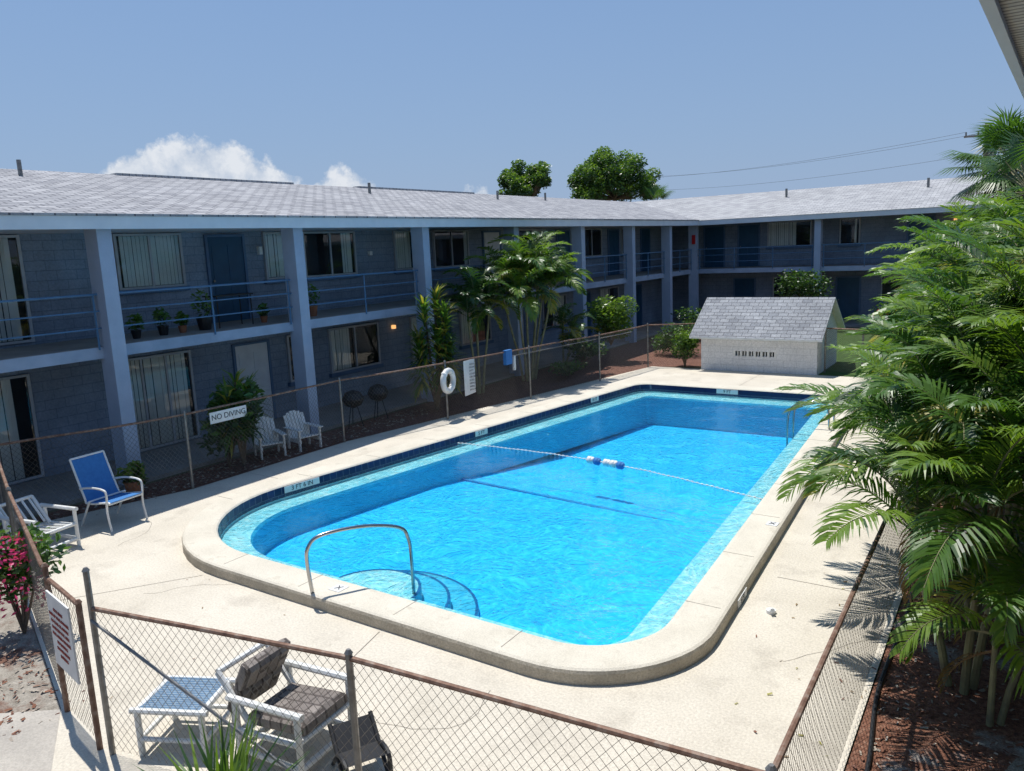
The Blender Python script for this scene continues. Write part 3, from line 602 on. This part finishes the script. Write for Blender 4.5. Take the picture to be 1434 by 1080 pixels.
# ---------------------------------------------------------------- vegetation
def frond(mb,o,az,el,Lf,droop,ll,n,w,ks,dead=False,grav=.35,vlift=.35):
    m=10; p=el; pos=Vector(o); pts=[pos.copy()]; dirs=[]
    twist=U(-.25,.25)
    for i in range(m):
        d=Vector((math.cos(az)*math.cos(p),math.sin(az)*math.cos(p),math.sin(p))); dirs.append(d); pos=pos+d*(Lf/m); pts.append(pos.copy()); p-=droop/m*(.4+1.2*i/m); az+=twist/m
    dirs.append(dirs[-1]); mb.tube(pts,.013,'palmstem' if not dead else 'dead',3,r1=.004,cap=False)
    kk=random.choice(ks)
    for i in range(n):
        t=.14+.86*i/(n-1); k=t*m; j=min(int(k),m-1); P=pts[j].lerp(pts[j+1],k-j); d=dirs[j]
        s=d.cross(Vector((0,0,1))); s=s.normalized() if s.length>.05 else Vector((math.sin(az),-math.cos(az),0)); u=s.cross(d).normalized()
        prof=min(1,.35+2.6*(t-.1))*(1-.72*max(0,(t-.45)/.55)**1.5)
        for sg in (1,-1):
            l=ll*prof*U(.85,1.12); a=.5+.55*t+U(-.08,.08)
            dl=(s*sg*math.cos(a)+d*math.sin(a)+u*(vlift+U(-.13,.13))).normalized()
            dl2=(dl+Vector((0,0,-grav*(1+l)*U(.7,1.3)))).normalized(); dl3=(dl2+Vector((0,0,-grav*1.2))).normalized()
            wv=(d-dl*d.dot(dl)).normalized()*w
            p1=P+dl*l*.35; p2=p1+dl2*l*.35; p3=p2+dl3*l*.32
            mb.add([P-wv*.35,P+wv*.35,p1+wv,p1-wv,p2+wv*.8,p2-wv*.8,p3],[(0,1,2,3),(3,2,4,5),(5,4,6)],kk if R()<.8 else random.choice(ks))
def palm(name,base,stems,nf=9,Lf=1.6,ll=.5,n=32,w=.016,ks=('g1','g2','g2','g3','g3'),droop=1.5,deadn=0,el=(.35,1.35),grav=.35,sr=.04,vlift=.35):
    mb=MB()
    for dx,dy,h in stems:
        lean=Vector((dx,dy,0)); b=Vector(base)+lean*.25; top=Vector(base)+lean+Vector((0,0,h))
        mb.tube([b,b.lerp(top,.3)-lean*.06,b.lerp(top,.65),top],sr,'palmstem',8,r1=sr*.75)
        mb.tube([top,top+Vector((0,0,.35))],sr*.9,'g2',8,r1=sr*.4)
        a0=U(0,6.28)
        for i in range(nf):
            a=a0+i*2.4+U(-.2,.2); e=el[0]+(el[1]-el[0])*(i/(nf-1))+U(-.12,.12)
            frond(mb,top+Vector((0,0,.1+.25*i/nf)),a,e,Lf*U(.8,1.15),droop*U(.75,1.2),ll,n,w,ks if i>1 else ks[1:]+('gy',),grav=grav,vlift=vlift)
        for i in range(deadn): frond(mb,top-Vector((0,0,.05)),U(0,6.28),-.4+U(-.3,.2),Lf*.8,1.0,ll*.7,n//2,w*.8,('dead',),True,grav=.8)
    return mb.build(name)
def st(k,r,h0,h1): return [(U(-r,r),U(-r,r),U(h0,h1)) for _ in range(k)]
palm('areca_palm',(-.35,7.8,0),[(-.45,.1,1.25),(.1,-.2,1.55),(.35,.3,1.9)],nf=11,Lf=1.45,ll=.5,n=46,w=.013,deadn=1)
palm('areca_palm',(-.2,8.9,0),[(-.5,.0,1.7),(.3,-.1,2.3),(-.3,.5,2.0),(.4,.4,2.6)],nf=12,Lf=1.6,ll=.55,n=46,w=.014,deadn=1)
palm('areca_palm',(-.1,7.3,0),[(.0,.0,.75),(.3,.25,1.05)],nf=9,Lf=1.0,ll=.38,n=34,w=.012,el=(.0,1.2),droop=1.9,deadn=1,sr=.03)
palm('areca_palm',(-.5,10.1,0),[(-.6,.0,1.2),(-.3,.5,1.5),(-.1,-.3,2.0),(.5,.1,2.4)],nf=12,Lf=1.7,ll=.55,n=42,w=.015)
for (x,y,k,h0,h1) in ((-.2,11.2,5,1.5,2.7),(.5,12.6,4,2.3,3.2),(-.6,13.0,5,1.4,2.7),(.1,15,4,2.5,3.4),(-.8,15.6,5,1.4,2.9),(.5,17.2,4,2.9,3.7),(-.8,18.2,5,1.7,3.2),(-1.1,20.2,5,1.3,3.0),(.0,21,4,3.0,3.9),(-1.4,22.6,6,1.2,3.2),(-.4,24.5,4,3.0,3.9),(-1.9,25.6,5,1.6,3.3)):
    palm('areca_palm',(x,y,0),st(k,.55,h0,h1),nf=9,Lf=1.75,ll=.58,n=32,w=.02)
palm('areca_palm',(.6,10.2,0),st(4,.4,2.2,3.0),nf=10,Lf=1.6,ll=.55,n=36,w=.015,ks=('g2','g3','g3','gy'))
palm('palm_clump',(-13.45,20.9,0),[(-.3,-.9,2.9),(.2,-.3,3.25),(.1,.6,3.3),(-.2,1.4,3.0),(.3,.2,2.6),(.4,.9,2.7),(.3,-.9,2.4)],nf=12,Lf=1.55,ll=.55,n=34,w=.02,ks=('g1','g2','g3','g3'),droop=1.9)
palm('palm_clump',(-13.6,18.4,0),[(0,0,2.6),(.1,.5,2.3),(0,-.4,2.2)],nf=10,Lf=1.25,ll=.45,n=26,w=.02,ks=('g1','g1','g2'),droop=1.9)
palm('palm_clump',(-13.6,23.4,0),[(0,0,1.3),(.1,.5,1.0)],nf=8,Lf=1.1,ll=.4,n=22,w=.02,ks=('g1','g2'),droop=1.6)
def leaves(mb,c,r,n,size,ks,flat=.5,shell=.5):
    c=Vector(c)
    for _ in range(n):
        v=Vector((random.gauss(0,1),random.gauss(0,1),random.gauss(0,1))).normalized(); q=shell+(1-shell)*R(); q=q if R()<.8 else R()
        p=c+Vector((v.x*r[0]*q,v.y*r[1]*q,v.z*r[2]*q))
        a=Vector((random.gauss(0,1),random.gauss(0,1),random.gauss(0,1)*flat)).normalized(); b=a.cross(Vector((random.gauss(0,1),random.gauss(0,1),random.gauss(0,1)))).normalized()
        s=size*U(.6,1.3)
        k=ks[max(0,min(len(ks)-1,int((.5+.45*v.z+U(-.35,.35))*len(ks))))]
        mb.add([p-a*s,p-b*s*.45,p+a*s,p+b*s*.45],[(0,1,2,3)],k)
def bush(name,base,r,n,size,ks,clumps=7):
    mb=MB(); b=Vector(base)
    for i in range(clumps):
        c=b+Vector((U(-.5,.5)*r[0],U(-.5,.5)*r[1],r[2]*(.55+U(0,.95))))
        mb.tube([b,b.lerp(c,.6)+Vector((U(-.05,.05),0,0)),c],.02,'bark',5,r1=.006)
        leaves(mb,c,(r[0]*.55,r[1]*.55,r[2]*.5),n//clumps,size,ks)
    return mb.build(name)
bush('croton_shrub',(-13.75,9.7,0),(.75,.8,.95),1600,.10,('g1','g1','g2'))
bush('round_hedge',(-9.75,24.95,0),(.62,.62,.7),2600,.05,('g1','g2','g3'),9)
bush('flowering_hedge',(-12.7,25.3,.6),(.95,.95,.95),3400,.07,('g2','g2','g3','g3'),10)
bush('flowering_hedge',(-12.9,23.6,.2),(.8,.8,.6),1500,.07,('g1','g1','g2'),7)
bush('green_shrub',(-8.6,36.6,.8),(1.5,1,1.0),2200,.08,('g1','g1','g2'),8)
bush('green_shrub',(-11.2,27.5,0),(1.1,.9,.7),1500,.07,('g1','g1','g2'),7)
bush('green_shrub',(-11.6,32,0),(1.6,1.2,.8),1500,.08,('g1','g1','g2'),7)
bush('green_shrub',(-4.2,33.2,0),(1.3,1.0,.9),1800,.08,('g1','g1','g2'),8)
bush('ground_cover',(-12.5,21.8,0),(.5,1.3,.3),900,.06,('g1','g2'),8)
bush('potted_plant',(-13.7,7.6,0),(.3,.3,.35),350,.08,('g1','g2','g3'),4)
mb=MB(); mb.tube([(-13.7,7.6,0),(-13.7,7.6,.3)],.12,'terra',12,r1=.17); mb.build('plant_pot')
bv=bush('bougainvillea_bush',(-9.75,3.85,0),(.6,.45,.75),1100,.055,('g1','g2'),7)
mb=MB(); leaves(mb,(-9.75,3.85,.75),(.55,.45,.5),260,.035,('pink',)); leaves(mb,(-9.5,3.75,1.1),(.25,.25,.22),120,.035,('pink',)); leaves(mb,(-9.9,3.9,.45),(.3,.35,.22),90,.035,('pink',)); o=mb.build('bougainvillea_flowers'); o.parent=bv
def dracaena(name,base,heads,nl=110,lw=.028):
    mb=MB(); b=Vector(base)
    for dx,dy,h in heads:
        top=b+Vector((dx,dy,h)); mb.tube([b,b.lerp(top,.5),top],.035,'bark',6,r1=.025)
        for i in range(nl):
            q=R(); o=top-Vector((0,0,(1-q)*min(h*.6,1.5))); a=U(0,6.28); e=-.6+1.7*q+U(-.2,.2); l=U(.45,.65)
            d=Vector((math.cos(a)*math.cos(e),math.sin(a)*math.cos(e),math.sin(e))); s=Vector((-math.sin(a),math.cos(a),0))*lw
            p1=o+d*l*.5; p2=p1+(d+Vector((0,0,-.6))).normalized()*l*.5
            mb.add([o-s*.5,o+s*.5,p1+s,p1-s,p2],[(0,1,2,3),(3,2,4)],random.choice(('g2','g2','g3','gy') if q>.6 else ('g1','g2','g2','gy')))
    return mb.build(name)
dracaena('dracaena_plant',(-13.3,16.0,0),[(0,-.3,2.85),(.2,.3,2.6),(-.1,.35,3.0),(.15,0,2.1),(-.1,-.45,1.9),(.1,.5,1.6)],150,.034)
dracaena('dracaena_plant',(-13.6,9.95,0),[(0,0,1.8),(.1,-.3,1.5),(-.1,.35,1.6)],60)
mb=MB()
for i in range(90):
    a=U(0,6.28); e=U(.5,1.5); l=U(.5,.95); d=Vector((math.cos(a)*math.cos(e),math.sin(a)*math.cos(e),math.sin(e))); s=Vector((-math.sin(a),math.cos(a),0))*.013; o=Vector((U(-.12,.12),U(-.12,.12),.1))
    p1=o+d*l*.6; p2=p1+(d+Vector((0,0,-.2))).normalized()*l*.4
    mb.add([o-s,o+s,p1+s,p1-s,p2],[(0,1,2,3),(3,2,4)],random.choice(('g1','g2','g3')))
mb.build('yucca_plant',loc=(-4.75,3.0,0))
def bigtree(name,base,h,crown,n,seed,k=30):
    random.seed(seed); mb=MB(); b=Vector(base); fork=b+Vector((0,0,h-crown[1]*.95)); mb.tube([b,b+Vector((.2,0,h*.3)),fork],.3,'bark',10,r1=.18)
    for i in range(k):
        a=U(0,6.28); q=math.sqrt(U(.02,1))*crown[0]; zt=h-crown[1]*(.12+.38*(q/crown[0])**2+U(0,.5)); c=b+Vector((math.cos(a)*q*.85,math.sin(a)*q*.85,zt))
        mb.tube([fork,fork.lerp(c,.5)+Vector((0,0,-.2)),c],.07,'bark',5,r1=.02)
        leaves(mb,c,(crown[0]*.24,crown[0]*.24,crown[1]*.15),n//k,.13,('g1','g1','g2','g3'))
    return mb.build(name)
bigtree('pine_tree',(-34.6,55.2,0),11.4,(2.8,3.5),13000,3,44)
bigtree('pine_tree',(-28.9,58.8,0),12.0,(3.6,4.5),21000,5,64)
random.seed(11)
def fanpalm(name,base,h,nf=32,rad=.95,ks=('g1','g2','g2')):
    mb=MB(); top=Vector(base)+Vector((0,0,h)); mb.tube([base,top],.17,'bark',10,r1=.14)
    for i in range(nf):
        a=U(0,6.28); e=U(-.9,1.3); pl=U(.6,1.0); d=Vector((math.cos(a)*math.cos(e),math.sin(a)*math.cos(e),math.sin(e))); o=top+d*pl; mb.tube([top,o],.015,'palmstem',4)
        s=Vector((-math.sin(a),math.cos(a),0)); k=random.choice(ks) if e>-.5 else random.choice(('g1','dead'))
        for j in range(26):
            b=-1.9+3.8*j/25; dd=(d*math.cos(b)+s*math.sin(b)).normalized(); l=rad*U(.85,1.05)*(1-.25*abs(b)/1.9); up=s.cross(d)
            p1=o+dd*l*.55; p2=p1+(dd+Vector((0,0,-.6))).normalized()*l*.45; wv=dd.cross(up).normalized()*.022
            mb.add([o,p1+wv,p2,p1-wv],[(0,1,2,3)],k)
    return mb.build(name)
fanpalm('cabbage_palm',(-.7,23.8,0),5.7,nf=46,rad=.95)
fanpalm('cabbage_palm',(-.2,19.5,0),4.9,nf=30,rad=.85)
fanpalm('cabbage_palm',(-24.8,57.5,0),7.1,nf=30,rad=1.1)
# ---------------------------------------------------------------- balcony clutter
def pot(x,y,z,s=1):
    mb=MB(); mb.tube([(x,y,z),(x,y,z+.22*s)],.09*s,'terra' if R()<.5 else 'black',10,r1=.13*s); leaves(mb,(x,y,z+.42*s),(.2*s,.2*s,.25*s),110,.06,('g1','g2','g2')); mb.build('potted_plant')
for y,s in ((9.5,.9),(9.95,.7),(10.5,1.35),(8.9,.8),(13.2,1),(13.6,1.2),(12.1,.7)): pot(-15.2,y,2.755,s)
mb=MB()
for y in (10.8,11.7):
    for x in (-15.5,-15.1): mb.tube([(x,y,2.755),(x,y,3.45)],.015,'black',6)
mb.box(-15.55,-15.05,10.75,11.75,3.45,3.48,'black'); mb.build('plant_stand')
mb=MB()
for y in (24.25,24.95):
    for x in (-15.4,-15.1): mb.tube([(x,y,2.755),(x,y,3.18)],.02,'black',6)
for i in range(4): mb.box(-15.45+.1*i,-15.38+.1*i,24.2,25.0,3.18,3.2,'black')
for i in range(3): mb.box(-15.5,-15.48,24.2,25.0,3.3+.12*i,3.37+.12*i,'black')
mb.build('balcony_bench')
def grill(loc):
    mb=MB()
    for a in (.5,2.6,4.7): mb.tube([(.22*math.cos(a),.22*math.sin(a),0),(.1*math.cos(a),.1*math.sin(a),.5)],.012,'black',6)
    P=[(.05,.48),(.2,.55),(.27,.68),(.27,.72),(.2,.86),(.06,.92)]; K=14; vs=[(r*math.cos(2*math.pi*j/K),r*math.sin(2*math.pi*j/K),z) for r,z in P for j in range(K)]
    mb.add(vs,[(i*K+j,i*K+(j+1)%K,(i+1)*K+(j+1)%K,(i+1)*K+j) for i in range(len(P)-1) for j in range(K)],'black'); mb.build('barbecue_grill',loc=loc)
grill((-14.0,13.6,0)); grill((-14.0,14.5,0))
def car(loc,rot,k='red'):
    e=empty('parked_car',loc); e.rotation_euler[2]=rot
    prof=[(-2.2,.35),(-2.25,.75),(-2.1,.95),(-1.5,1.0),(-.9,1.42),(.5,1.45),(1.2,1.0),(2.1,.88),(2.25,.6),(2.2,.35)]
    mb=MB(); n=len(prof); hw=.88
    vs=[(x,-hw*(1 if z<1.02 else .82),z) for x,z in prof]+[(x,hw*(1 if z<1.02 else .82),z) for x,z in prof]
    mb.add(vs,[tuple(range(n)),tuple(range(2*n-1,n-1,-1))]+[(i,n+i,n+(i+1)%n,(i+1)%n) for i in range(n)],k); mb.build('body',e)
    mb=MB()
    for sg in (-1,1): mb.add([(-1.35,sg*.885,1.0),(1.05,sg*.885,1.02),(.45,sg*.745,1.38),(-.85,sg*.745,1.36)],[(0,1,2,3)],'dark')
    mb.add([(1.22,-.7,1.02),(1.22,.7,1.02),(.55,.6,1.43),(.55,-.6,1.43)],[(0,1,2,3)],'dark'); mb.add([(-1.5,-.7,1.03),(-1.5,.7,1.03),(-.95,.6,1.41),(-.95,-.6,1.41)],[(0,1,2,3)],'dark'); mb.build('windows',e)
    mb=MB()
    for x in (-1.4,1.4):
        for sg in (-1,1): mb.tube([(x,sg*.72,.33),(x,sg*.92,.33)],.33,'black',18); mb.tube([(x,sg*.9,.33),(x,sg*.935,.33)],.18,'steel',12)
    mb.build('wheels',e)
car((-3.4,36.0,0),.1)
def pole(loc,h):
    mb=MB(); x,y=loc; mb.tube([(x,y,0),(x,y,h)],.16,'bark',8,r1=.11); mb.box(x-1.1,x+1.1,y-.05,y+.05,h-.7,h-.6,'wood')
    for dx in (-1,-.4,.4,1): mb.tube([(x+dx,y,h-.6),(x+dx,y,h-.4)],.05,'steel',6)
    mb.tube([(x+.3,y,h-1.9),(x+.3,y,h-1.1)],.22,'steel',10); mb.build('utility_pole')
pole((-2.8,52.4),9.9); pole((-43.5,79.1),12.0)
mb=MB()
for dx,dz in ((-1,0),(1,0),(0,-1.2)):
    pts=[]
    for i in range(25):
        t=i/24; pts.append((-2.8+dx+(-40.7)*t,52.4+26.7*t,9.5+dz+(2.1)*t-4*.9*t*(1-t)))
    mb.tube(pts,.008,'black',4)
mb.build('power_lines')
print('faces',sum(len(m.polygons) for m in bpy.data.meshes))
